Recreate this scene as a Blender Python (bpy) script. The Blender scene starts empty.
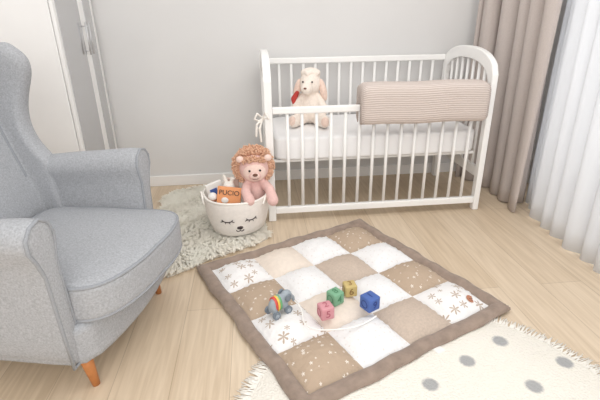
import bpy, bmesh, math, random
from mathutils import Vector, Matrix, Euler
random.seed(7)
scene=bpy.context.scene
try:
    scene.view_settings.view_transform='Standard'
except Exception: pass
def srgb(r,g,b):
    f=lambda c:(c/255/12.92) if c/255<=0.04045 else ((c/255+0.055)/1.055)**2.4
    return (f(r),f(g),f(b),1)
# ---------------- materials
def newmat(name):
    m=bpy.data.materials.new(name); m.use_nodes=True
    nt=m.node_tree; b=nt.nodes['Principled BSDF']
    return m,nt,b
def mat(name,col,rough=.6,var=0.06,scale=40,bump=0.0,bscale=None,metal=0,sheen=0,coat=0):
    m,nt,b=newmat(name); N=nt.nodes; L=nt.links
    tc=N.new('ShaderNodeTexCoord')
    n=N.new('ShaderNodeTexNoise'); n.inputs['Scale'].default_value=scale; n.inputs['Detail'].default_value=4
    L.new(tc.outputs['Object'],n.inputs['Vector'])
    r=N.new('ShaderNodeValToRGB'); c=srgb(*col)
    r.color_ramp.elements[0].position=.3; r.color_ramp.elements[1].position=.7
    r.color_ramp.elements[0].color=tuple(max(0,x*(1-var)) for x in c[:3])+(1,)
    r.color_ramp.elements[1].color=tuple(min(1,x*(1+var)) for x in c[:3])+(1,)
    L.new(n.outputs['Fac'],r.inputs['Fac']); L.new(r.outputs['Color'],b.inputs['Base Color'])
    b.inputs['Roughness'].default_value=rough; b.inputs['Metallic'].default_value=metal
    if sheen: b.inputs['Sheen Weight'].default_value=sheen
    if coat: b.inputs['Coat Weight'].default_value=coat
    if bump:
        n2=N.new('ShaderNodeTexNoise'); n2.inputs['Scale'].default_value=bscale or scale*3; n2.inputs['Detail'].default_value=3
        L.new(tc.outputs['Object'],n2.inputs['Vector'])
        bp=N.new('ShaderNodeBump'); bp.inputs['Strength'].default_value=bump; bp.inputs['Distance'].default_value=.004
        L.new(n2.outputs['Fac'],bp.inputs['Height']); L.new(bp.outputs['Normal'],b.inputs['Normal'])
    return m
M={}
M['wall']=mat('wall_paint',(220,219,218),.9,.01,5,.1,200)
M['sidewall']=mat('side_wall_paint',(230,229,228),.9,.01,5)
M['white']=mat('white_lacquer',(242,241,240),.4,.01,10)
M['crib']=mat('white_crib_paint',(246,245,243),.35,.01,12)
M['sheet']=mat('white_sheet',(242,241,241),.9,.01,30,.15,25)
M['chair']=mat('grey_fabric',(174,176,180),.95,.17,180,.6,380)
M['piping']=mat('grey_piping',(154,157,162),.95,.08,200)
M['wood']=mat('orange_beech',(196,128,74),.45,.12,30)
M['basket']=mat('ivory_felt',(240,234,228),.95,.04,60,.3,200)
M['rimw']=mat('cream_weave',(242,237,230),.95,.04,80,.5,120)
M['emb']=mat('dark_embroidery',(70,60,60),.8,.05)
M['nose']=mat('brown_embroidery',(120,84,70),.8,.05)
M['mane']=mat('curly_brown_plush',(226,184,156),1,.1,120)
M['pinkplush']=mat('pink_plush',(230,192,185),1,.06,100,.5,300)
M['face']=mat('peach_plush',(241,213,202),1,.04,100,.4,300)
M['cream']=mat('cream_plush',(244,232,221),1,.06,100,.7,200)
M['creampink']=mat('rosy_plush',(236,210,196),1,.08,80,.6,200)
M['redcloth']=mat('red_cloth',(186,66,60),.9,.1)
M['black']=mat('black_bead',(25,22,22),.2,.0)
M['orange']=mat('orange_card',(238,164,112),.6,.04)
M['paper']=mat('white_card',(242,240,236),.7,.02)
M['blue']=mat('blue_rubber',(74,104,172),.55,.05,40)
M['yellow']=mat('yellow_rubber',(200,178,118),.55,.05,40)
M['green']=mat('green_rubber',(122,172,138),.55,.05,40)
M['pink']=mat('pink_rubber',(210,148,156),.55,.05,40)
M['toygrey']=mat('grey_blue_plastic',(156,166,174),.45,.05,30)
M['toydark']=mat('dark_grey_plastic',(120,130,140),.5,.05,30)
M['red']=mat('red_plastic',(214,84,74),.4,.03)
M['yel2']=mat('yellow_plastic',(240,205,90),.4,.03)
M['grn2']=mat('green_plastic',(110,175,120),.4,.03)
M['string']=mat('white_cord',(246,244,240),.9,.03)
M['leather']=mat('tan_leather',(184,124,94),.6,.08,90)
M['drape']=mat('taupe_curtain',(194,184,179),.9,.04,150,.25,400)
M['taupe']=mat('taupe_velvet',(150,132,119),.85,.16,26,.6,80,sheen=.2)
M['p_beige']=mat('light_beige_cotton',(231,218,205),.9,.04,60,.3,200)
M['p_taupe']=mat('taupe_muslin',(198,181,166),.9,.08,120,.5,250)
M['fringe']=mat('cream_fringe',(244,240,232),.95,.03)
M['metal']=mat('brushed_metal',(205,205,207),.3,.03,metal=.6)
M['glassw']=mat('window_pvc',(240,240,240),.4,.01)
def fur_mat():
    m=mat('cream_fur',(255,251,242),.95,.03,7); nt=m.node_tree;N=nt.nodes;L=nt.links
    out=N['Material Output']; p=N['Principled BSDF']; tr=N.new('ShaderNodeBsdfTranslucent'); tr.inputs[0].default_value=(1,.975,.93,1)
    mx=N.new('ShaderNodeMixShader'); mx.inputs[0].default_value=.4; L.new(p.outputs[0],mx.inputs[1]); L.new(tr.outputs[0],mx.inputs[2]); L.new(mx.outputs[0],out.inputs[0])
    p.inputs['Specular IOR Level'].default_value=.1
    return m
M['fur']=fur_mat()

def ribbed():
    m,nt,b=newmat('beige_corduroy'); N=nt.nodes;L=nt.links
    at=N.new('ShaderNodeAttribute'); at.attribute_name='rib'
    ma=N.new('ShaderNodeMath'); ma.operation='SINE'; L.new(at.outputs['Fac'],ma.inputs[0])
    r=N.new('ShaderNodeValToRGB'); mp=N.new('ShaderNodeMapRange'); mp.inputs[1].default_value=-1; L.new(ma.outputs[0],mp.inputs[0])
    L.new(mp.outputs[0],r.inputs[0]); r.color_ramp.elements[0].color=srgb(188,173,165); r.color_ramp.elements[1].color=srgb(218,206,199)
    r.color_ramp.elements[1].position=.6
    L.new(r.outputs[0],b.inputs['Base Color']); b.inputs['Roughness'].default_value=1; b.inputs['Specular IOR Level'].default_value=.1
    bp=N.new('ShaderNodeBump'); bp.inputs['Strength'].default_value=.5; bp.inputs['Distance'].default_value=.003; L.new(mp.outputs[0],bp.inputs['Height']); L.new(bp.outputs[0],b.inputs['Normal'])
    return m
M['cord']=ribbed()

def floor_mat():
    m,nt,b=newmat('oak_laminate'); N=nt.nodes;L=nt.links
    tc=N.new('ShaderNodeTexCoord'); mp=N.new('ShaderNodeMapping'); mp.inputs['Rotation'].default_value=(0,0,math.radians(90))
    L.new(tc.outputs['Object'],mp.inputs['Vector'])
    br=N.new('ShaderNodeTexBrick'); br.inputs['Scale'].default_value=1; br.inputs['Brick Width'].default_value=1.25; br.inputs['Row Height'].default_value=.19
    br.inputs['Mortar Size'].default_value=.0012; br.inputs['Mortar Smooth'].default_value=.3; br.offset=.37
    br.inputs['Color1'].default_value=srgb(226,208,184); br.inputs['Color2'].default_value=srgb(216,196,170); br.inputs['Mortar'].default_value=srgb(188,168,144)
    L.new(mp.outputs[0],br.inputs['Vector'])
    mp2=N.new('ShaderNodeMapping'); mp2.inputs['Scale'].default_value=(24,1.3,1); L.new(tc.outputs['Object'],mp2.inputs['Vector'])
    n=N.new('ShaderNodeTexNoise'); n.inputs['Scale'].default_value=2.2; n.inputs['Detail'].default_value=8; n.inputs['Distortion'].default_value=.9; L.new(mp2.outputs[0],n.inputs['Vector'])
    r=N.new('ShaderNodeValToRGB'); r.color_ramp.elements[0].position=.3; r.color_ramp.elements[1].position=.68
    r.color_ramp.elements[0].color=(.81,.775,.73,1); r.color_ramp.elements[1].color=(1,1,1,1); L.new(n.outputs['Fac'],r.inputs[0])
    mx=N.new('ShaderNodeMixRGB'); mx.blend_type='MULTIPLY'; mx.inputs[0].default_value=.9; L.new(br.outputs['Color'],mx.inputs[1]); L.new(r.outputs[0],mx.inputs[2])
    L.new(mx.outputs[0],b.inputs['Base Color']); b.inputs['Roughness'].default_value=.42
    return m
M['floor']=floor_mat()

def burst_mat(name,base,dot,scale,rad,spikes=6,rnd=.7,mn=.5):
    m,nt,b=newmat(name); N=nt.nodes;L=nt.links
    tc=N.new('ShaderNodeTexCoord'); mp=N.new('ShaderNodeMapping'); mp.inputs['Scale'].default_value=(scale,scale,0); L.new(tc.outputs['Object'],mp.inputs['Vector'])
    v=N.new('ShaderNodeTexVoronoi'); v.voronoi_dimensions='2D'; v.inputs['Scale'].default_value=1; v.inputs['Randomness'].default_value=rnd; L.new(mp.outputs[0],v.inputs['Vector'])
    sub=N.new('ShaderNodeVectorMath'); sub.operation='SUBTRACT'; L.new(mp.outputs[0],sub.inputs[0]); L.new(v.outputs['Position'],sub.inputs[1])
    sp=N.new('ShaderNodeSeparateXYZ'); L.new(sub.outputs[0],sp.inputs[0])
    at=N.new('ShaderNodeMath'); at.operation='ARCTAN2'; L.new(sp.outputs[1],at.inputs[0]); L.new(sp.outputs[0],at.inputs[1])
    mu=N.new('ShaderNodeMath'); mu.operation='MULTIPLY'; mu.inputs[1].default_value=spikes; L.new(at.outputs[0],mu.inputs[0])
    co=N.new('ShaderNodeMath'); co.operation='COSINE'; L.new(mu.outputs[0],co.inputs[0])
    r2=N.new('ShaderNodeMath'); r2.operation='MULTIPLY_ADD'; r2.inputs[1].default_value=rad*.45; r2.inputs[2].default_value=rad*.55; L.new(co.outputs[0],r2.inputs[0])
    cs=N.new('ShaderNodeSeparateColor'); L.new(v.outputs['Color'],cs.inputs[0])
    rr=N.new('ShaderNodeMath'); rr.operation='MULTIPLY_ADD'; rr.inputs[1].default_value=1-mn; rr.inputs[2].default_value=mn; L.new(cs.outputs[0],rr.inputs[0])
    r3=N.new('ShaderNodeMath'); r3.operation='MULTIPLY'; L.new(r2.outputs[0],r3.inputs[0]); L.new(rr.outputs[0],r3.inputs[1])
    lt=N.new('ShaderNodeMath'); lt.operation='LESS_THAN'; L.new(v.outputs['Distance'],lt.inputs[0]); L.new(r3.outputs[0],lt.inputs[1])
    ns=N.new('ShaderNodeTexNoise'); ns.inputs['Scale'].default_value=45; L.new(tc.outputs['Object'],ns.inputs['Vector'])
    mx=N.new('ShaderNodeMixRGB'); mx.inputs[1].default_value=srgb(*base); mx.inputs[2].default_value=srgb(*dot); L.new(lt.outputs[0],mx.inputs[0])
    L.new(mx.outputs[0],b.inputs['Base Color']); b.inputs['Roughness'].default_value=.9
    bp=N.new('ShaderNodeBump'); bp.inputs['Strength'].default_value=.6; bp.inputs['Distance'].default_value=.008; L.new(ns.outputs['Fac'],bp.inputs['Height']); L.new(bp.outputs[0],b.inputs['Normal'])
    return m
M['p_star']=burst_mat('white_cotton_sunbursts',(238,236,235),(188,171,156),17,.42,6,.6,.45)
M['p_plain']=burst_mat('white_cotton_tiny_dots',(238,237,237),(228,223,220),38,.22,1)
M['p_dots']=burst_mat('brown_cotton_white_stars',(184,163,142),(242,235,226),28,.21,5,.9,.3)

def rug_mat(dots):
    m,nt,b=newmat('cream_rug_grey_dots'); N=nt.nodes;L=nt.links
    tc=N.new('ShaderNodeTexCoord'); ns=N.new('ShaderNodeTexNoise'); ns.inputs['Scale'].default_value=120; L.new(tc.outputs['Object'],ns.inputs['Vector'])
    last=None
    mp=N.new('ShaderNodeMapping'); mp.inputs['Scale'].default_value=(1,1,0); L.new(tc.outputs['Object'],mp.inputs['Vector'])
    for d in dots:
        vm=N.new('ShaderNodeVectorMath'); vm.operation='DISTANCE'; L.new(mp.outputs[0],vm.inputs[0]); vm.inputs[1].default_value=(d[0],d[1],0)
        if last is None: last=vm.outputs['Value']
        else:
            mi=N.new('ShaderNodeMath'); mi.operation='MINIMUM'; L.new(last,mi.inputs[0]); L.new(vm.outputs['Value'],mi.inputs[1]); last=mi.outputs[0]
    ad=N.new('ShaderNodeMath'); ad.operation='MULTIPLY_ADD'; L.new(ns.outputs['Fac'],ad.inputs[0]); ad.inputs[1].default_value=.010; L.new(last,ad.inputs[2])
    lt=N.new('ShaderNodeMapRange'); lt.inputs[1].default_value=.026; lt.inputs[2].default_value=.036; lt.inputs[3].default_value=1; lt.inputs[4].default_value=0; L.new(ad.outputs[0],lt.inputs[0])
    mx=N.new('ShaderNodeMixRGB'); mx.inputs[1].default_value=srgb(241,236,226); mx.inputs[2].default_value=srgb(172,172,172); L.new(lt.outputs[0],mx.inputs[0])
    L.new(mx.outputs[0],b.inputs['Base Color']); b.inputs['Roughness'].default_value=.95
    bp=N.new('ShaderNodeBump'); bp.inputs['Strength'].default_value=.8; bp.inputs['Distance'].default_value=.008; L.new(ns.outputs['Fac'],bp.inputs['Height']); L.new(bp.outputs[0],b.inputs['Normal'])
    return m
def sheer_mat():
    m,nt,b=newmat('white_voile'); N=nt.nodes;L=nt.links
    out=N['Material Output']; tr=N.new('ShaderNodeBsdfTranslucent'); tr.inputs[0].default_value=(.93,.94,.96,1)
    tp=N.new('ShaderNodeBsdfTransparent'); df=N.new('ShaderNodeBsdfDiffuse'); df.inputs[0].default_value=(.80,.81,.83,1)
    a=N.new('ShaderNodeMixShader'); a.inputs[0].default_value=.33; L.new(df.outputs[0],a.inputs[1]); L.new(tr.outputs[0],a.inputs[2])
    c=N.new('ShaderNodeMixShader'); c.inputs[0].default_value=.18; L.new(a.outputs[0],c.inputs[1]); L.new(tp.outputs[0],c.inputs[2])
    L.new(c.outputs[0],out.inputs[0]); return m
M['sheer']=sheer_mat()
def mirror_mat():
    m,nt,b=newmat('mirror_glass'); N=nt.nodes;L=nt.links
    tc=N.new('ShaderNodeTexCoord'); n=N.new('ShaderNodeTexNoise'); n.inputs['Scale'].default_value=3; L.new(tc.outputs['Object'],n.inputs['Vector'])
    r=N.new('ShaderNodeValToRGB'); r.color_ramp.elements[0].color=(.62,.62,.63,1); r.color_ramp.elements[1].color=(.68,.68,.69,1); L.new(n.outputs['Fac'],r.inputs[0]); L.new(r.outputs[0],b.inputs['Base Color'])
    b.inputs['Metallic'].default_value=.85; b.inputs['Roughness'].default_value=.12; return m
M['mirror']=mirror_mat()

# ---------------- helpers
def link(o,parent=None):
    scene.collection.objects.link(o)
    if parent: o.parent=parent
    return o
def thing(name,label,cat,loc=(0,0,0),rz=0,group=None):
    e=bpy.data.objects.new(name,None); e.empty_display_size=.1; e.location=loc; e.rotation_euler=(0,0,rz)
    e['label']=label; e['category']=cat
    if group: e['group']=group
    return link(e)
def obm(name,bm,m,parent=None,smooth=True,mats=None,label=None,auto=None):
    me=bpy.data.meshes.new(name); bmesh.ops.recalc_face_normals(bm,faces=bm.faces); bm.to_mesh(me); bm.free()
    for k in (mats or [m]): me.materials.append(M[k] if isinstance(k,str) else k)
    if smooth:
        for p in me.polygons: p.use_smooth=True
    o=bpy.data.objects.new(name,me); link(o,parent)
    if label: o['label']=label
    return o
def top(o,label,cat,group=None):
    o['label']=label; o['category']=cat
    if group: o['group']=group
    return o
def struct(o): o['kind']='structure'; return o
def bbox(bm,lo,hi,bev=0,seg=2,mi=0):
    r=bmesh.ops.create_cube(bm,size=1); vs=r['verts']
    for v in vs:
        v.co=Vector([ (lo[i]+hi[i])/2+v.co[i]*(hi[i]-lo[i]) for i in range(3)])
    fs=set(f for v in vs for f in v.link_faces)
    for f in fs: f.material_index=mi
    if bev:
        es=list(set(e for v in vs for e in v.link_edges))
        bmesh.ops.bevel(bm,geom=es,offset=bev,segments=seg,profile=.5,affect='EDGES',material=-1)
def box(name,lo,hi,m,parent=None,bev=0,smooth=False,seg=2):
    bm=bmesh.new(); bbox(bm,lo,hi,bev,seg); return obm(name,bm,m,parent,smooth)
def cone(bm,p0,p1,r0,r1,n=12,cap=True):
    p0=Vector(p0);p1=Vector(p1); d=(p1-p0); q=d.to_track_quat('Z','Y')
    a=[];b=[]
    for i in range(n):
        t=2*math.pi*i/n; v=Vector((math.cos(t),math.sin(t),0))
        a.append(bm.verts.new(p0+q@(v*r0))); b.append(bm.verts.new(p1+q@(v*r1)))
    for i in range(n): bm.faces.new((a[i],a[(i+1)%n],b[(i+1)%n],b[i]))
    if cap: bm.faces.new(a[::-1]); bm.faces.new(b)
def ell(bm,c,r,rot=None,sub=3):
    if not hasattr(r,'__len__'): r=(r,r,r)
    R=Euler(rot).to_matrix() if rot else Matrix.Identity(3)
    res=bmesh.ops.create_icosphere(bm,subdivisions=sub,radius=1)
    for v in res['verts']: v.co=R@Vector((v.co.x*r[0],v.co.y*r[1],v.co.z*r[2]))+Vector(c)
def one(name,c,r,m,parent,rot=None,sub=2):
    bm=bmesh.new(); ell(bm,c,r,rot,sub); return obm(name,bm,m,parent)
def chain(bm,pts,rs,n=14):
    for i in range(len(pts)-1):
        cone(bm,pts[i],pts[i+1],rs[i],rs[i+1],n,True)
    for p,r in zip(pts,rs): ell(bm,p,r,sub=2)
def tube(name,pts,r,m,parent=None,cyclic=False,res=4):
    cu=bpy.data.curves.new(name,'CURVE'); cu.dimensions='3D'; cu.bevel_depth=r; cu.bevel_resolution=2; cu.resolution_u=res
    s=cu.splines.new('NURBS' if not cyclic and len(pts)>3 else 'POLY'); s.points.add(len(pts)-1)
    for p,q in zip(s.points,pts): p.co=(*q,1)
    if s.type=='NURBS': s.order_u=4; s.use_endpoint_u=True
    s.use_cyclic_u=cyclic
    tmp=bpy.data.objects.new('tmp',cu); scene.collection.objects.link(tmp)
    bpy.context.view_layer.update()
    me=bpy.data.meshes.new_from_object(tmp.evaluated_get(bpy.context.evaluated_depsgraph_get())); bpy.data.objects.remove(tmp)
    me.materials.clear(); me.materials.append(M[m])
    for p in me.polygons: p.use_smooth=True
    return link(bpy.data.objects.new(name,me),parent)
def textmesh(name,s,size,m,parent,mtx,ext=.0015):
    cu=bpy.data.curves.new(name,'FONT'); cu.body=s; cu.size=size; cu.extrude=ext; cu.align_x='CENTER'; cu.align_y='CENTER'
    tmp=bpy.data.objects.new('tmp',cu); scene.collection.objects.link(tmp); bpy.context.view_layer.update()
    me=bpy.data.meshes.new_from_object(tmp.evaluated_get(bpy.context.evaluated_depsgraph_get())); bpy.data.objects.remove(tmp)
    me.transform(mtx); me.materials.clear(); me.materials.append(M[m])
    return link(bpy.data.objects.new(name,me),parent)
def remesh(o,vox=.006,it=6):
    md=o.modifiers.new('rm','REMESH'); md.mode='VOXEL'; md.voxel_size=vox; md.use_smooth_shade=True
    s=o.modifiers.new('sm','SMOOTH'); s.iterations=it; s.factor=.5
    return o
def sebox(bm,c,h,n=6,cuts=10,fn=None):
    r=bmesh.ops.create_cube(bm,size=2); 
    es=list(set(e for v in r['verts'] for e in v.link_edges))
    before=set(bm.verts)-set(r['verts'])
    bmesh.ops.subdivide_edges(bm,edges=es,cuts=cuts,use_grid_fill=True)
    for v in bm.verts:
        if v in before: continue
        p=v.co; k=(abs(p.x)**n+abs(p.y)**n+abs(p.z)**n)**(1/n); q=p/k
        w=Vector((c[0]+q.x*h[0],c[1]+q.y*h[1],c[2]+q.z*h[2]))
        if fn: w=fn(q,w)
        v.co=w
def subsurf(o,l=2):
    m=o.modifiers.new('ss','SUBSURF'); m.levels=l; m.render_levels=l; return o

# ---------------- room
BY=.70
struct(box('floor',(-1.7,-4,-.05),(1.8,BY,0),'floor'))
struct(box('wall_back',(-1.7,BY,-.05),(1.8,BY+.1,2.6),'wall'))
struct(box('wall_left',(-1.8,-4,-.05),(-1.7,BY+.1,2.6),'sidewall'))
bm=bmesh.new()
bbox(bm,(1.8,.1,-.05),(1.9,BY+.1,2.6)); bbox(bm,(1.8,-4,-.05),(1.9,-2.0,2.6)); bbox(bm,(1.8,-2.0,-.05),(1.9,.1,.12)); bbox(bm,(1.8,-2.0,2.3),(1.9,.1,2.6))
struct(obm('wall_right',bm,'sidewall',smooth=False))
bm=bmesh.new()
for lo,hi in [((1.82,-2,.12),(1.88,.1,.2)),((1.82,-2,2.22),(1.88,.1,2.3)),((1.82,-2,.2),(1.88,-1.93,2.22)),((1.82,.03,.2),(1.88,.1,2.22)),((1.82,-.99,.2),(1.88,-.88,2.22))]: bbox(bm,lo,hi,.006)
struct(obm('window_1',bm,'glassw',smooth=False))
bm=bmesh.new(); bbox(bm,(-1.7,BY-.014,0),(1.8,BY,.075),.004); struct(obm('baseboard_back',bm,'white',smooth=False))

# ---------------- wardrobe
w=thing('wardrobe','white wardrobe with narrow mirrored doors and bar handles','wardrobe',(-1.3,.39,0))
def wl(x,y,z): return (x+1.3,y-.39,z)
box('body',wl(-1.64,.10,0),wl(-1.015,.68,2.15),'white',w,.003)
def wdoor(y0,y1,m0,m1,hy):
    d=box('door',wl(-1.013,y0,.08),wl(-.995,y1,2.12),'white',w,.003)
    box('mirror',wl(-.996,m0,.16),wl(-.992,m1,2.05),'mirror',d)
    bm=bmesh.new(); z0,z1=.91,1.08
    for z in (z0+.02,z1-.02): cone(bm,wl(-.995,hy,z),wl(-.972,hy,z),.003,.003)
    cone(bm,wl(-.972,hy,z0),wl(-.972,hy,z1),.0045,.0045)
    obm('handle',bm,'metal',d)
wdoor(.105,.455,.132,.432,.440); wdoor(.461,.676,.515,.630,.490)

# ---------------- crib
W=1.24; D=.66
c=thing('baby_crib','white painted wooden slatted crib with arched ends','crib')
def archz(s):
    t=abs(2*s-1); return .79+.13*max(0,1-t**2.4)**.5
def endpanel(x0,x1):
    n=32
    A=[(0,0),(0,.5)]; B=[(.045,0),(.045,.5)]
    for i in range(n+1):
        s=i/n; A.append((s*D,archz(s))); t=abs(2*s-1); B.append((.045+s*(D-.09),.735+.118*max(0,1-t**2.4)**.5))
    A+=[(D,.5),(D,0)]; B+=[(D-.045,.5),(D-.045,0)]
    bm=bmesh.new(); vs=[[bm.verts.new((x,p[0],p[1])) for p in L] for x in (x0,x1) for L in (A,B)]
    a0,b0,a1,b1=vs
    for i in range(len(A)-1):
        bm.faces.new((a0[i],a0[i+1],b0[i+1],b0[i])); bm.faces.new((a1[i],b1[i],b1[i+1],a1[i+1]))
        bm.faces.new((a0[i],a1[i],a1[i+1],a0[i+1])); bm.faces.new((b0[i],b0[i+1],b1[i+1],b1[i]))
    bm.faces.new((a0[0],b0[0],b1[0],a1[0])); bm.faces.new((a0[-1],a1[-1],b1[-1],b0[-1]))
    bbox(bm,(x0+.004,.044,.20),(x1-.004,D-.044,.26))
    e=obm('end_panel',bm,'crib',c,False)
    bv=e.modifiers.new('bv','BEVEL'); bv.width=.006; bv.segments=2; bv.limit_method='ANGLE'; bv.angle_limit=math.radians(50)
    xm=(x0+x1)/2
    for i in range(7):
        y=.045+(D-.09)*(i+1)/8; t=abs(2*(i+1)/8-1)
        bm=bmesh.new(); cone(bm,(xm,y,.255),(xm,y,.74+.118*max(0,1-t**2.4)**.5),.009,.009,10)
        obm('slat',bm,'crib',e)
endpanel(-.014,.028); endpanel(W-.028,W+.006)
def side(y0,y1,zb,zt,name):
    bm=bmesh.new()
    bbox(bm,(.028,y0,zt-.036),(W-.028,y1,zt),.006); bbox(bm,(.028,y0,zb),(W-.028,y1,zb+.04),.006)
    s=obm(name,bm,'crib',c,False)
    ym=(y0+y1)/2
    for i in range(14):
        x=.028+(W-.056)*(i+1)/15
        bm=bmesh.new(); cone(bm,(x,ym,zb+.035),(x,ym,zt-.03),.0092,.0092,10); obm('slat',bm,'crib',s)
side(.004,.032,.045,.655,'front_side'); side(D-.036,D-.006,.22,.85,'back_side')
bm=bmesh.new()
for i in range(12):
    x=.05+i*.1; bbox(bm,(x,.09,.330),(x+.06,D-.066,.344),.002)
bbox(bm,(.029,.085,.330),(W-.029,.10,.345)); bbox(bm,(.029,D-.072,.328),(W-.029,D-.05,.345))
obm('mattress_base',bm,'crib',c,False)
bm=bmesh.new()
bc=Vector((-.022,.02,.60))
chain(bm,[bc,bc+Vector((-.03,-.02,.03)),bc+Vector((-.045,-.02,.0)),bc+Vector((-.02,-.01,-.012)),bc],[.005]*5,8)
chain(bm,[bc,bc+Vector((.012,-.03,.035)),bc+Vector((.03,-.04,.005)),bc],[.005]*4,8)
chain(bm,[bc,bc+Vector((-.02,-.02,-.05)),bc+Vector((-.015,-.02,-.12))],[.005,.006,.007],8)
chain(bm,[bc,bc+Vector((-.035,-.02,-.03)),bc+Vector((-.04,-.02,-.09))],[.005,.006,.007],8)
ell(bm,bc,.011,sub=2)
remesh(obm('ribbon_bow',bm,'rimw',c,label='cream fabric tie bow'),.003,2)
# mattress
bm=bmesh.new(); sebox(bm,(W/2,.335,.414),((W-.07)/2,.285,.068),16,16)
top(obm('mattress',bm,'sheet'),'white mattress with fitted cotton sheet in the crib','mattress')
# bolster draped over the rail: thick inverted U
bm=bmesh.new(); x0,x1=.495,1.19; NX=30
cy=.018; Rr=.080; ro=.0195
outer=[(cy-Rr+.012,.558),(cy-Rr+.002,.572),(cy-Rr,.60),(cy-Rr,.64),(cy-Rr,.68),(cy-Rr+.002,.71)]
for i in range(1,10):
    t=math.pi-math.pi*i/10; sx=math.copysign(abs(math.cos(t))**.7,math.cos(t)); outer.append((cy+Rr*.975*sx,.715+.052*abs(math.sin(t))**.7))
outer+= [(2*cy-p[0],p[1]) for p in outer[5::-1]]
inner=[(cy+ro+.012,.553),(cy+ro,.566),(cy+ro,.62),(cy+ro,.657),(cy+ro*.6,.6595),(cy,.660),(cy-ro*.6,.6595),(cy-ro,.657),(cy-ro,.62),(cy-ro,.566),(cy-ro-.012,.553)]
sec=outer+inner; n=len(sec); al=[0]
for i in range(1,n): al.append(al[-1]+math.dist(sec[i],sec[i-1]))
rl=bm.verts.layers.float.new('rib'); rings=[]
for j in range(NX+1):
    s=j/NX
    x=x0+(x1-x0)*s; e=min(x-x0,x1-x); k=1 if e>.04 else .86+.14*math.sqrt(max(0,1-(1-e/.04)**2))
    sag=.004*math.sin(s*11); ring=[]
    for i,p in enumerate(sec):
        if i<len(outer): y=cy+(p[0]-cy)*k; z=.655+(p[1]-.655)*k+sag*.6
        else: y,z=p
        v=bm.verts.new((x,y,z)); v[rl]=al[i]*2*math.pi/.0115; ring.append(v)
    rings.append(ring)
for j in range(NX):
    for i in range(n):
        bm.faces.new((rings[j][i],rings[j][(i+1)%n],rings[j+1][(i+1)%n],rings[j+1][i]))
bm.faces.new(rings[0]); bm.faces.new(rings[-1][::-1])
o=obm('crib_bolster',bm,'cord'); top(o,'beige ribbed padded bolster draped over the crib rail','bolster')

# ---------------- plush lamb in crib
l=thing('plush_lamb','cream and pink plush lamb with floppy ears sitting on the mattress','stuffed toy',(.278,.37,.484),math.radians(-16))
l.scale=(1.05,1.05,1.14)
bm=bmesh.new(); random.seed(21)
ell(bm,(0,0,.085),(.068,.062,.088)); ell(bm,(.0,-.01,.212),(.062,.060,.064))
ell(bm,(-.012,-.064,.192),(.036,.046,.034))
chain(bm,[(-.045,-.01,.14),(-.080,-.045,.10),(-.055,-.085,.07)],[.025,.024,.026])
chain(bm,[(.045,-.01,.14),(.082,-.045,.09),(.070,-.085,.05)],[.025,.024,.026])
chain(bm,[(-.04,-.03,.035),(-.07,-.10,.03),(-.075,-.14,.036)],[.036,.032,.034])
chain(bm,[(.04,-.03,.035),(.08,-.095,.03),(.098,-.13,.036)],[.036,.032,.034])
remesh(obm('body',bm,'cream',l))
bm=bmesh.new()
ell(bm,(0,.005,.255),(.056,.052,.036))
for i in range(60):
    a=random.uniform(0,2*math.pi); q=random.uniform(.1,1)**.5
    ell(bm,(.054*q*math.cos(a),.0+.052*q*math.sin(a),.258+.022*math.sqrt(max(0,1-q*q))),.011,sub=1)
remesh(obm('wool_cap',bm,'cream',l),.005,5)
for s in (-1,1):
    bm=bmesh.new(); ell(bm,(s*.074,-.018,.180),(.020,.017,.058),(0,s*-.28,0)); obm('ear',bm,'creampink',l)
    one('eye',(-.006+s*.026,-.073,.226),.0050,'black',l)
    one('foot_pad',((-.078 if s<0 else .103),-.158,.04),(.022,.018,.026),'creampink',l)
one('nose',(-.014,-.110,.198),(.009,.004,.005),'nose',l)
bm=bmesh.new(); chain(bm,[(-.072,-.035,.165),(-.092,-.045,.135),(-.088,-.055,.11)],[.012,.016,.009]); remesh(obm('scarf',bm,'redcloth',l,label='small red cloth'),.004,3)

# ---------------- basket
bx,by,bz=-.188,-.070,.026
k=thing('storage_basket','ivory fabric basket with embroidered sleepy face holding toys','basket',(bx,by,bz))
H=.200
def brad(z,a): return .145+.036*math.sin(math.pi/2*min(1,z/H))+.004*math.sin(3*a+1)+.003*math.sin(5*a)*(z/H)
def bp(a,z,off=0):
    r=brad(z,a)+off; return Vector((r*math.cos(a),r*math.sin(a),z))
bm=bmesh.new(); NA=64
prof=[(0,-.014),(.008,-.002),(.05,0),(.1,0),(.15,0),(.18,0),(.19,0)]+[(H,-.004),(H-.002,-.010),(.15,-.011),(.1,-.011),(.012,-.013)]
rs=[]
for z,o_ in prof:
    rs.append([bm.verts.new(bp(2*math.pi*i/NA,z,o_)) for i in range(NA)])
for a,b_ in zip(rs,rs[1:]):
    for i in range(NA): bm.faces.new((a[i],a[(i+1)%NA],b_[(i+1)%NA],b_[i]))
bm.faces.new(rs[0][::-1]); bm.faces.new(rs[-1])
obm('body',bm,'basket',k)
tube('rim',[tuple(bp(2*math.pi*i/48,H+.003*math.sin(4*math.pi*i/48),-.004)) for i in range(48)],.007,'rimw',k,True)
for a0 in (math.radians(190),math.radians(-24)):
    pts=[]
    for i in range(11):
        t=i/10; a=a0+(t-.5)*.55; pts.append(tuple(bp(a,H-.03+.05*math.sin(math.pi*t),.008)))
    tube('handle',pts,.006,'rimw',k)
fa=math.radians(-84)
def arc(cx,cz,rx,rz,t0,t1,n=8): 
    return [tuple(bp(fa+(cx+rx*math.cos(t0+(t1-t0)*i/n))/.165,cz+rz*math.sin(t0+(t1-t0)*i/n),.002)) for i in range(n+1)]
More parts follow.
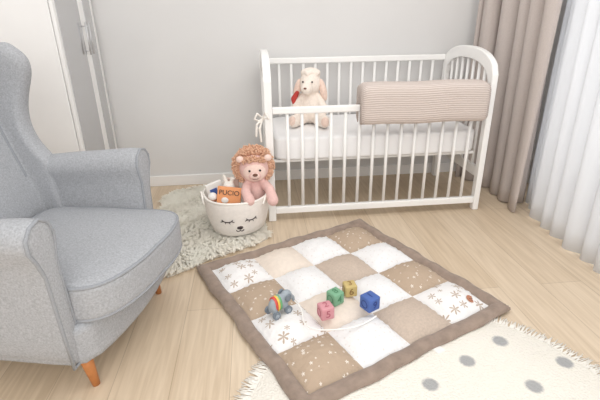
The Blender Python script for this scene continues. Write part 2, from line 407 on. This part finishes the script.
for s in (-1,1):
    e=tube('embroidered_eye',arc(s*.060,.112,.026,.013,math.pi,2*math.pi),.0026,'emb',k)
    for q in range(4):
        t=math.pi*(1.2+.2*q); p=[tuple(bp(fa+(s*.060+ .026*m_*math.cos(t))/.165,.112+.013*m_*1.15*math.sin(t),.002)) for m_ in (1,1.2,1.4,1.6)]
        tube('lash',p,.0018,'emb',e)
one('embroidered_nose',bp(fa,.062,-.001),(.017,.005,.011),'emb',k,(0,0,fa+math.pi/2))
tube('embroidered_mouth',arc(-.010,.048,.010,.009,math.pi,2*math.pi)+arc(.010,.048,.010,.009,math.pi,2*math.pi),.002,'emb',k)

# lion
l=thing('plush_lion','pink plush lion with fluffy brown mane sitting in the basket','stuffed toy',(-.085,-.065,.108),math.radians(4))
bm=bmesh.new()
ell(bm,(0,0,.09),(.062,.056,.095)); ell(bm,(0,-.02,.250),(.078,.058,.075))
ell(bm,(0,-.068,.228),(.036,.024,.024))
chain(bm,[(.04,-.01,.165),(.072,-.075,.150),(.082,-.130,.105)],[.027,.026,.031])
chain(bm,[(-.04,-.02,.16),(-.055,-.095,.15),(-.040,-.145,.120)],[.027,.025,.030])
remesh(obm('body',bm,'pinkplush',l))
bm=bmesh.new(); random.seed(3)
def tuft(base,d,L_,r0):
    base=Vector(base); d=Vector(d).normalized(); cv=Vector((random.uniform(-1,1),random.uniform(-1,.2),random.uniform(-1,1)))*.35
    p1=base+d*L_*.5; p2=base+(d+cv).normalized()*L_
    cone(bm,base,p1,r0,r0*.8,6,True); cone(bm,p1,p2,r0*.8,r0*.35,6,True)
ell(bm,(0,.03,.255),(.102,.052,.099))
for i in range(1000):
    a=random.uniform(0,2*math.pi); b_=random.uniform(-.75,.9)
    d=Vector((math.cos(a)*math.cos(b_),math.sin(b_)*.7,math.sin(a)*math.cos(b_)))
    base=Vector((.094*d.x,.03+.050*d.y-.02*(1 if b_<0 else 0),.255+.091*d.z))
    if math.hypot(base.x/.066,(base.z-.245)/.062)<1 and base.y<.03: continue
    tuft(base,d+Vector((0,-.15,0)),random.uniform(.016,.028),random.uniform(.005,.008))
for i in range(160):
    x=random.uniform(-.055,.055); tuft((x,-.055+random.uniform(-.01,.03),.296+random.uniform(0,.02)-abs(x)*.1),(x*8,-.5,random.uniform(.1,.9)),.022,.006)
obm('mane',bm,'mane',l)
one('face_patch',(0,-.052,.243),(.060,.030,.055),'face',l,sub=3)
one('muzzle',(0,-.070,.228),(.030,.024,.022),'face',l,sub=3)
for s in (-1,1):
    one('ear',(s*.072,-.064,.318),(.020,.012,.018),'face',l)
    one('eye',(s*.027,-.083,.258),.006,'black',l)
one('nose',(0,-.094,.238),(.014,.007,.009),'nose',l)
tube('mouth',[(-.015,-.092,.218),(-.008,-.095,.213),(0,-.096,.22),(.008,-.095,.213),(.015,-.092,.218)],.0016,'nose',l)

# basket contents
g='toys in the fabric basket'
o=thing('board_book','orange board book printed PUCIO standing in the basket','book',(-.229,-.145,.168),math.radians(-6),g)
bm=bmesh.new(); bbox(bm,(-.062,-.010,0),(.062,.010,.110),.002); p=obm('cover',bm,'orange',o,False); p.rotation_euler=(-.2,.12,0)
t=textmesh('lettering','PUCIO',.036,'emb',p,Matrix.Translation((0,-.0115,.080))@Matrix.Rotation(math.pi/2,4,'X'),.0008)
one('printed_picture',(-.02,-.011,.04),(.02,.002,.016),'paper',p)
o=thing('picture_book','white and blue children\'s picture book in the basket','book',(-.285,-.040,.15),math.radians(25),g)
bm=bmesh.new(); bbox(bm,(-.045,-.01,0),(.045,.01,.13),.002); p=obm('pages',bm,'paper',o,False); p.rotation_euler=(0,-.2,0)
bm=bmesh.new(); bbox(bm,(-.03,-.0115,.05),(.01,-.0095,.10)); obm('cover_picture',bm,'blue',p,False)
o=thing('picture_book','cream children\'s picture book standing behind the plush rabbit','book',(-.215,.005,.15),math.radians(-8),g)
bm=bmesh.new(); bbox(bm,(-.04,-.008,0),(.04,.008,.135),.002); p=obm('pages',bm,'face',o,False); p.rotation_euler=(.12,.05,0)
o=thing('plush_rabbit','small white plush rabbit peeking from the basket','stuffed toy',(-.222,-.065,.15),0,g)
bm=bmesh.new(); ell(bm,(0,0,.045),(.033,.028,.045)); ell(bm,(0,-.01,.105),(.033,.03,.032))
chain(bm,[(-.012,0,.125),(-.02,.005,.155),(-.025,.0,.17)],[.010,.012,.007]); chain(bm,[(.014,0,.125),(.02,.0,.15),(.03,-.01,.155)],[.010,.012,.007])
remesh(obm('body',bm,'rimw',o),.004)
for s in (-1,1): one('eye',(s*.012,-.038,.11),.004,'black',o)
o=thing('toy_ball','brown and cream toy ball in the basket','ball',(-.308,-.112,.19),0,g)
one('ball',(0,0,.025),.026,'leather',o,sub=3); one('ball_patch',(0,-.006,.033),(.0245,.0235,.023),'paper',o,sub=3)

# ---------------- sheepskin
out=[(-.50,-.53),(-.42,-.475),(-.33,-.40),(-.22,-.335),(-.10,-.27),(-.03,-.21),(-.03,-.12),(-.04,.05),(-.04,.25),(-.15,.45),(-.30,.56),(-.46,.60),(-.60,.56),(-.68,.42),(-.66,.2),(-.60,.02),(-.57,-.2),(-.56,-.36),(-.55,-.46)]
def inside(x,y):
    c_=False; n=len(out); j=n-1
    for i in range(n):
        xi,yi=out[i]; xj,yj=out[j]
        if (yi>y)!=(yj>y) and x<(xj-xi)*(y-yi)/(yj-yi)+xi: c_=not c_
        j=i
    return c_
bm=bmesh.new()
b0=[bm.verts.new((x,y,.001)) for x,y in out]; b1=[bm.verts.new((x,y,.012)) for x,y in out]
for i in range(len(out)): bm.faces.new((b0[i],b0[(i+1)%len(out)],b1[(i+1)%len(out)],b1[i]))
bm.faces.new(b0[::-1]); bm.faces.new(b1)
random.seed(11); cnt=0
from mathutils import noise
while cnt<5200:
    x0_=random.uniform(-.7,.08); y0_=random.uniform(-.58,.66)
    if not inside(x0_,y0_): continue
    cnt+=1
    nz=noise.noise(Vector((x0_*8,y0_*8,0)))
    a0=math.atan2(y0_-.05,x0_+.32)+nz*2.4+random.uniform(-.6,.6); L0=random.uniform(.028,.048); h0=random.uniform(.006,.016)
    if x0_>-.08 and y0_>-.14: a0=math.pi+random.uniform(-.5,.5)
    tx,ty=x0_+math.cos(a0)*L0,y0_+math.sin(a0)*L0
    for q in range(9):
        x=x0_+random.uniform(-.011,.011); y=y0_+random.uniform(-.011,.011); wd=.0013
        ex,ey=tx+random.uniform(-.004,.004),ty+random.uniform(-.004,.004)
        dx,dy=ex-x,ey-y; ln=math.hypot(dx,dy) or 1; px,py=-dy/ln*wd,dx/ln*wd; h=h0+random.uniform(-.002,.002)
        p0=bm.verts.new((x-px,y-py,.010));p1=bm.verts.new((x+px,y+py,.010))
        q0=bm.verts.new((x+dx*.5-px,y+dy*.5-py,.012+h)); q1=bm.verts.new((x+dx*.5+px,y+dy*.5+py,.012+h))
        tp=bm.verts.new((ex,ey,.010+h*.7))
        bm.faces.new((p0,p1,q1,q0)); bm.faces.new((q0,q1,tp))
o=obm('sheepskin_rug',bm,'fur',smooth=False); top(o,'shaggy cream sheepskin lying on the wooden floor','sheepskin'); o['kind']='stuff'

# ---------------- round rug
rc=(.43,-1.463)
dots=[]
for i in range(-2,3):
    for j in range(-3,3):
        for o_ in ((0,0),(.162,.085)):
            x=.016+.32*i+.003*j+o_[0]; y=.179-.046*i+.21*j+o_[1]
            if math.hypot(x,y)<.55: dots.append((x,y))
M['rug']=rug_mat(dots)
r=thing('round_rug','round cream cotton rug with grey dots and fringe','rug',(rc[0],rc[1],0))
bm=bmesh.new(); NA=96; R=.585
prof=[(R,0.001),(R+.004,.005),(R-.003,.009),(R*.7,.0095),(R*.3,.0095)]
rs=[[bm.verts.new((q*math.cos(2*math.pi*i/NA),q*math.sin(2*math.pi*i/NA),z)) for i in range(NA)] for q,z in prof]
for a,b_ in zip(rs,rs[1:]):
    for i in range(NA): bm.faces.new((a[i],a[(i+1)%NA],b_[(i+1)%NA],b_[i]))
bm.faces.new(rs[0][::-1]); bm.faces.new(rs[-1])
obm('rug_body',bm,'rug',r)
bm=bmesh.new()
for i in range(1100):
    a=2*math.pi*i/1100+random.uniform(-.003,.003); a2=a+random.uniform(-.022,.022); q=R+random.uniform(.035,.06)
    cone(bm,(R*math.cos(a),R*math.sin(a),.006),(q*math.cos(a2),q*math.sin(a2),.0025),.0022,.0016,5)
f=obm('fringe',bm,'fringe',r); f['kind']='stuff'

# ---------------- play mat
mc=(.265,-.722); S=.97; ma=.4346
pm=thing('play_mat','quilted patchwork play mat in white, beige and taupe','play mat',(mc[0],mc[1],.0),ma)
bd=.060; cell=(S-2*bd)/4; NC=14
xs=[-S/2+bd*v for v in (0,.05,.16,.32,.5,.7,.88)]
for i in range(4):
    for q in range(NC): xs.append(-S/2+bd+cell*(i+q/NC))
xs.append(S/2-bd); xs+=[-v for v in xs[:7]][::-1]
base=.010
def hh(x,y):
    ex=S/2-abs(x); ey=S/2-abs(y); e=min(ex,ey)
    along=y if ex<ey else x
    if e<bd:
        t=e/bd; return base+(.022+.003*math.sin(along*45)+.001*math.sin(along*110))*max(0,math.sin(math.pi*min(max(t,0),1)))**.5
    u=((x+S/2-bd)/cell)%1; v=((y+S/2-bd)/cell)%1
    b_=max(0,math.sin(math.pi*u)*math.sin(math.pi*v))**.55
    dx_=min(u,1-u); dy_=min(v,1-v)
    wr=.006*max(0,1-4*dx_)*math.sin(y*170+x*20)+.006*max(0,1-4*dy_)*math.sin(x*170+1)+.003*math.sin(x*70+math.sin(y*50)*2)*math.sin(y*60+x*30)
    return base+.044*b_+wr*min(1,b_*1.6)
tb=['p_star','p_beige','p_plain','p_dots','taupe','p_taupe']
grid=[['p_star','p_beige','p_plain','p_dots'],['p_dots','p_plain','p_taupe','p_plain'],['p_star','p_beige','p_plain','p_dots'],['p_dots','p_plain','p_taupe','p_star']]
bm=bmesh.new(); n=len(xs); G=[]
for i,x in enumerate(xs):
    G.append([])
    for j,y in enumerate(xs):
        wob=.004*math.sin(y*17)+.002*math.sin(y*41) ; wob2=.004*math.sin(x*13+1)+.002*math.sin(x*37)
        G[-1].append(bm.verts.new((x+wob*(abs(x)/(S/2))**4,y+wob2*(abs(y)/(S/2))**4,(hh(x,y) if 0<i<n-1 and 0<j<n-1 else base)+.004)))
for i in range(n-1):
    for j in range(n-1):
        f=bm.faces.new((G[i][j],G[i+1][j],G[i+1][j+1],G[i][j+1]))
        x=(xs[i]+xs[i+1])/2; y=(xs[j]+xs[j+1])/2
        if S/2-abs(x)<bd or S/2-abs(y)<bd: f.material_index=4
        else:
            ci=int((x+S/2-bd)/cell); cj=3-int((y+S/2-bd)/cell); f.material_index=tb.index(grid[cj][ci])
loop=[G[i][0] for i in range(n)]+[G[n-1][j] for j in range(1,n)]+[G[i][n-1] for i in range(n-2,-1,-1)]+[G[0][j] for j in range(n-2,0,-1)]
lo=[bm.verts.new((v.co.x*.992,v.co.y*.992,.0098)) for v in loop]
for i in range(len(loop)):
    f=bm.faces.new((loop[i],loop[(i+1)%len(loop)],lo[(i+1)%len(loop)],lo[i])); f.material_index=4
f=bm.faces.new(lo); f.material_index=4
obm('quilted_body',bm,None,pm,mats=tb)
bm=bmesh.new(); cone(bm,(0,0,0),(0,0,.003),.021,.021,28)
for v in bm.verts: v.co.y*=.85
t=obm('leather_tag',bm,'leather',pm,False,label='oval tan leather tag'); t.location=(.362,-.378,.044); t.rotation_euler=(.42,.36,0)
bm=bmesh.new(); bbox(bm,(-.012,-.002,.003),(.012,.001,.0035)); bbox(bm,(-.008,-.009,.003),(.008,-.007,.0035)); obm('tag_stitching',bm,'nose',t,False)
bm=bmesh.new(); bbox(bm,(.05,-.505,.010),(.085,-.478,.013)); obm('care_label',bm,'paper',pm,False)

# ---------------- blocks
g='soft toy blocks on the play mat'
def block(col,x,y,rz,label,sym,z=.055,s=.052,tilt=0):
    e=thing('toy_block',label,'toy block',(x,y,z),rz,g)
    bm=bmesh.new(); bbox(bm,(-s/2,-s/2,0),(s/2,s/2,s),.006,3); b_=obm('cube_body',bm,col,e)
    d=mat(col+'_relief',tuple(int(v) for v in {'pink':(176,98,112),'green':(76,132,96),'yellow':(140,108,60),'blue':(32,58,126)}[col]),.5,.03); M[col+'d']=d
    textmesh('raised_number',sym[0],.040,col+'d',b_,Matrix.Translation((0,0,s)),.0012)
    for q in range(4):
        mt=Matrix.Rotation(q*math.pi/2,4,'Z')@Matrix.Translation((0,-s/2,s/2))@Matrix.Rotation(math.pi/2,4,'X')
        if q%2==0: textmesh('raised_number',sym[1],.042,col+'d',b_,mt,.0012)
        else:
            bm=bmesh.new(); rr=.015; pts=[mt@Vector((rr*math.cos(2*math.pi*i/20),rr*math.sin(2*math.pi*i/20),0)) for i in range(20)]
            for i in range(20): cone(bm,pts[i],pts[(i+1)%20],.0018,.0018,6)
            obm('raised_ring',bm,col+'d',b_)
block('pink',.160,-.962,.25,'pink rubber toy block with raised shapes','25')
block('green',.211,-.880,.55,'green rubber toy block with raised shapes','84')
block('yellow',.279,-.832,.1,'mustard rubber toy block with raised shapes','36',s=.050)
block('blue',.336,-.932,.5,'blue rubber toy block with raised shapes','19',s=.057)

# ---------------- pull toy
TX,TY,TZ=-.014,-.922,.056
t=thing('pull_toy','grey-blue wheeled elephant pull toy with colourful drum','toy',(TX,TY,TZ),math.radians(35)); t.scale=(.88,.88,.88)
bm=bmesh.new(); ell(bm,(0,0,.055),(.05,.026,.038)); ell(bm,(.045,0,.07),(.026,.024,.027))
chain(bm,[(.062,0,.065),(.080,0,.045),(.086,0,.025)],[.011,.009,.007])
for s in (-1,1):
    for x in (-.03,.028): chain(bm,[(x,s*.012,.045),(x,s*.014,.022)],[.014,.012])
remesh(obm('body',bm,'toygrey',t),.0035,4)
for s in (-1,1):
    one('ear',(.036,s*.026,.075),(.017,.005,.02),'toydark',t)
    for x in (-.032,.032):
        bm=bmesh.new(); cone(bm,(x,s*.022,.018),(x,s*.034,.018),.018,.018,24); wl_=obm('wheel',bm,'toydark',t,False)
        bm=bmesh.new(); cone(bm,(x,s*.034,.018),(x,s*.037,.018),.009,.008,16); obm('hub',bm,'toygrey',wl_,False)
for cc,x in (('red',-.024),('yel2',-.013),('grn2',-.002)):
    bm=bmesh.new()
    cone(bm,(x-.0045,0,.055),(x+.0045,0,.055),.033,.034,24)
    for v in bm.verts: v.co.y*=.80; v.co.z=.055+(v.co.z-.055)*1.12
    obm('coloured_band',bm,cc,t)
iv=Matrix.Scale(1/.88,4)@Matrix.Rotation(-math.radians(35),4,'Z')@Matrix.Translation((-TX,-TY,-TZ))
pts=[iv@Vector(p) for p in [(TX+.06,TY+.045,.080),(.085,-.92,.068),(.055,-1.01,.066),(.12,-1.055,.066),(.20,-1.055,.066),(.28,-1.045,.064),(.345,-.995,.064)]]
tube('pull_cord',[tuple(p) for p in pts],.0030,'string',t,res=12)

# ---------------- armchair
ch=thing('wingback_armchair','light grey upholstered wingback armchair with wooden legs','armchair',(-.556,-.8975,0),math.radians(-13))
bm=bmesh.new()
def bowb(q,w_):
    if q.x>0: w_.x+=.045*(1-q.y*q.y)*q.x
    return w_
sebox(bm,(-.26,0,.195),(.285,.322,.075),12,10,bowb); obm('seat_frame',bm,'chair',ch)
bm=bmesh.new()
bow=.070
def bowc(q,w_):
    if q.x>0: w_.x+=(bow*(1-q.y*q.y)+.045*max(0,q.y))*q.x
    if q.z>0: w_.z+=.022*(1-q.x**2)*(1-q.y**2)+.002*math.sin(q.x*7+q.y*5)*math.sin(q.y*6)
    return w_
cxx,chx,chy=-.185,.260,.285
sebox(bm,(cxx,0,.325),(chx,chy,.070),8,20,bowc); cu=obm('seat_cushion',bm,'chair',ch)
def rimpts(z,k=1.0):
    P=[]
    for i in range(96):
        a=2*math.pi*i/96; x,y=math.cos(a),math.sin(a); kk=(abs(x)**8+abs(y)**8)**(1/8); x/=kk;y/=kk
        X=cxx+x*chx*k; 
        if x>0: X+=(bow*(1-y*y)+.045*max(0,y))*x*k
        P.append((X,y*chy*k,z))
    return P
tube('piping',rimpts(.381,.984),.006,'piping',cu,True); tube('piping',rimpts(.270,.984),.006,'piping',cu,True)
# arms
def arm(s):
    bm=bmesh.new()
    P=[(.275,.13),(.278,.27),(.286,.42),(.290,.49),(.276,.535),(.270,.565),(.285,.602),(.322,.622),(.362,.612),(.388,.585),(.390,.55),(.370,.515),(.350,.46),(.343,.28),(.335,.13)]
    X=-.03 if s>0 else 0
    st=[(-.52,1,-.03),(-.42,1,-.025),(-.3,1,-.01),(-.15,1,0),(X-.06,1,.008),(X-.02,.97,.008),(X-.004,.84,.008),(X,.6,.008)]
    cz=.36; R_=[]
    for x,k_,dz in st:
        R_.append([bm.verts.new((x,s*(.325+(y-.325)*k_),(cz+(z-cz)*(1-(1-k_)*.13)) + dz*max(0,(z-.3)/.3))) for y,z in P])
    for a,b_ in zip(R_,R_[1:]):
        for i in range(len(P)): bm.faces.new((a[i],a[(i+1)%len(P)],b_[(i+1)%len(P)],b_[i]))
    bm.faces.new(R_[0]); bm.faces.new(R_[-1][::-1])
    a=subsurf(obm('armrest',bm,'chair',ch),2)
    pp=[]
    for i in range(len(P)):
        y,z=P[i]; pp.append((X-.006,s*(.325+(y-.325)*.86),cz+(z-cz)*.985+.005))
    tube('piping',pp,.0055,'piping',a,True)
arm(1); arm(-1)
# back shell with wings
bm=bmesh.new()
def lerp(a,b_,t): return a+(b_-a)*t
def interp(tab,z):
    for (z0,v0),(z1,v1) in zip(tab,tab[1:]):
        if z<=z1: 
            t=(z-z0)/(z1-z0); t=max(0,t); return v0+(v1-v0)*t
    return tab[-1][1]
backx=[(.12,-.44),(.38,-.445),(.7,-.55),(1.07,-.64)]
wing=[(.12,.05),(.50,.08),(.56,.12),(.62,.075),(.70,.060),(.78,.085),(.86,.140),(.93,.185),(1.0,.215),(1.05,.17)]
hw=[(.12,.29),(.5,.31),(.7,.315),(.9,.325),(1.05,.30)]
zs=[.12,.25,.38,.46,.52,.57,.62,.67,.73,.80,.87,.94,1.0,1.035,1.055]
rings=[]; seam={1:[],-1:[]}
for iz,z in enumerate(zs):
    B=interp(backx,z); wg=interp(wing,z); h=interp(hw,z); th=.08
    sh=1 if z<1.02 else (.8 if z<1.05 else .4)
    inner=[];outer_=[]
    path=[]
    for q in range(5): path.append((B+wg-wg*q/5.0, h))
    for q in range(1,4):
        a=math.pi/2*q/4; path.append((B-.05*math.sin(a), h-.07+.07*math.cos(a)))
    for q in range(0,9): path.append((B-.05,(h-.07)*(1-q/4)))
    for q in range(3,0,-1):
        a=math.pi/2*q/4; path.append((B-.05*math.sin(a), -(h-.07+.07*math.cos(a))))
    for q in range(4,-1,-1): path.append((B+wg-wg*q/5.0, -h))
    m=len(path)
    for i in range(m):
        p0=Vector(path[max(0,i-1)]); p1=Vector(path[min(m-1,i+1)]); d=(p1-p0).normalized(); nn=Vector((-d.y,d.x))
        t2=th*.5*sh*(1 if 0<i<m-1 else .6)
        c0=Vector(path[i]); zz=z-.030*(abs(c0.y)/h)**3*(1 if z>.9 else 0)
        inner.append((c0+nn*t2,zz)); outer_.append((c0-nn*t2,zz))
    if .5<z<1.03:
        seam[1].append((inner[7][0].x,inner[7][0].y,inner[7][1])); seam[-1].append((inner[m-8][0].x,inner[m-8][0].y,inner[m-8][1]))
    ring=inner+outer_[::-1]
    rings.append([bm.verts.new((p.x,p.y,zz)) for p,zz in ring])
m=len(rings[0])
for a,b_ in zip(rings,rings[1:]):
    for i in range(m): bm.faces.new((a[i],a[(i+1)%m],b_[(i+1)%m],b_[i]))
hm=m//2
for R_ in (rings[0],rings[-1]):
    for i in range(hm-1): bm.faces.new((R_[i],R_[i+1],R_[m-2-i],R_[m-1-i]))
bk=subsurf(obm('backrest',bm,'chair',ch),2)
for s in (1,-1): tube('piping',seam[s],.005,'piping',bk)
for x,y,dx,dy in ((-.035,-.25,.025,-.006),(-.035,.25,.015,.005),(-.47,-.23,-.04,-.012),(-.47,.23,-.04,.012)):
    bm=bmesh.new(); cone(bm,(x+dx,y+dy,0),(x,y,.14),.012,.023,20); obm('leg',bm,'wood',ch)

# ---------------- curtains
def curtain(name,pts,zt,folds,amp,m,seed):
    random.seed(seed); bm=bmesh.new(); NS=folds*14; NZ=24; G=[]
    seg=[(Vector(a),Vector(b_)) for a,b_ in zip(pts,pts[1:])]; Ls=[(b_-a).length for a,b_ in seg]; T=sum(Ls)
    amps=[random.uniform(.6,1.25) for _ in range(folds+2)]
    for i in range(NS+1):
        s=i/NS; d=s*T; q=0
        while q<len(Ls)-1 and d>Ls[q]: d-=Ls[q]; q+=1
        a,b_=seg[q]; p=a.lerp(b_,d/Ls[q]); dr=(b_-a).normalized(); nn=Vector((-dr.y,dr.x))
        G.append([])
        fi=s*folds; k_=int(min(fi,folds-1)); A=lerp(amps[k_],amps[k_+1],fi-k_)
        ph=2*math.pi*(fi+.12*math.sin(fi*2.3+seed))
        for j in range(NZ+1):
            z=.008+(zt-.008)*j/NZ; h=j/NZ
            w_=math.sin(ph+.5*math.sin(h*3))*amp*A*(1.15-.35*h)+amp*.25*math.sin(2*ph+h*4+seed)
            sh=amp*.5*math.cos(ph)*(1-h*.3)
            P=p+nn*w_+dr*sh
            G[-1].append(bm.verts.new((P.x,P.y,z)))
    for i in range(NS):
        for j in range(NZ): bm.faces.new((G[i][j],G[i+1][j],G[i+1][j+1],G[i][j+1]))
    o=obm(name,bm,m)
    sd=o.modifiers.new('so','SOLIDIFY'); sd.thickness=.002
    return o
e=curtain('blackout_curtain',[(1.375,.60),(1.48,.46),(1.505,.25),(1.475,-.07)],2.45,5,.050,'drape',5); top(e,'taupe floor-length curtain hanging in deep folds by the window','curtain')
e=curtain('sheer_curtain',[(1.66,.12),(1.60,.0),(1.50,-.22),(1.465,-.8),(1.49,-2.2)],2.45,20,.036,'sheer',9); top(e,'white sheer floor-length curtain hanging in front of window','curtain')

# ---------------- light
wd=bpy.data.worlds.new('world'); scene.world=wd; wd.use_nodes=True
wd.node_tree.nodes['Background'].inputs[0].default_value=(1,.985,.965,1); wd.node_tree.nodes['Background'].inputs[1].default_value=1.08
def area(name,loc,rot,sx,sy,e,col=(1,1,1)):
    l_=bpy.data.lights.new(name,'AREA'); l_.shape='RECTANGLE'; l_.size=sx; l_.size_y=sy; l_.energy=e; l_.color=col
    o=bpy.data.objects.new(name,l_); o.location=loc; o.rotation_euler=rot; link(o); return o
area('window_light',(2.2,-.9,1.3),(0,math.radians(90),0),2.2,2.0,24,(.97,.985,1))
area('overhead_fill',(.9,-1.0,2.5),(math.radians(14),math.radians(12),0),1.4,1.4,14,(1,.98,.95))  # added soft light from above, stands for no actual lamp
area('front_fill',(-.3,-3.3,1.7),(math.radians(80),0,0),2.4,1.6,30,(1,.98,.96))  # added fill from behind the camera to brighten the back wall

# ---------------- camera
yaw,pit,rol=.0997,.3983,-.0155
F=Vector((math.sin(yaw)*math.cos(pit),math.cos(yaw)*math.cos(pit),-math.sin(pit)))
R_=Vector((math.cos(yaw),-math.sin(yaw),0)); U=R_.cross(F)
R2=R_*math.cos(rol)+U*math.sin(rol); U2=-R_*math.sin(rol)+U*math.cos(rol)
cd=bpy.data.cameras.new('camera'); cd.sensor_width=36; cd.lens=437.98/600*36; cd.clip_start=.05
co=bpy.data.objects.new('camera',cd); link(co)
mt=Matrix((R2,U2,-F)).transposed().to_4x4(); mt.translation=Vector((-.0629,-2.293,1.0971)); co.matrix_world=mt
scene.camera=co
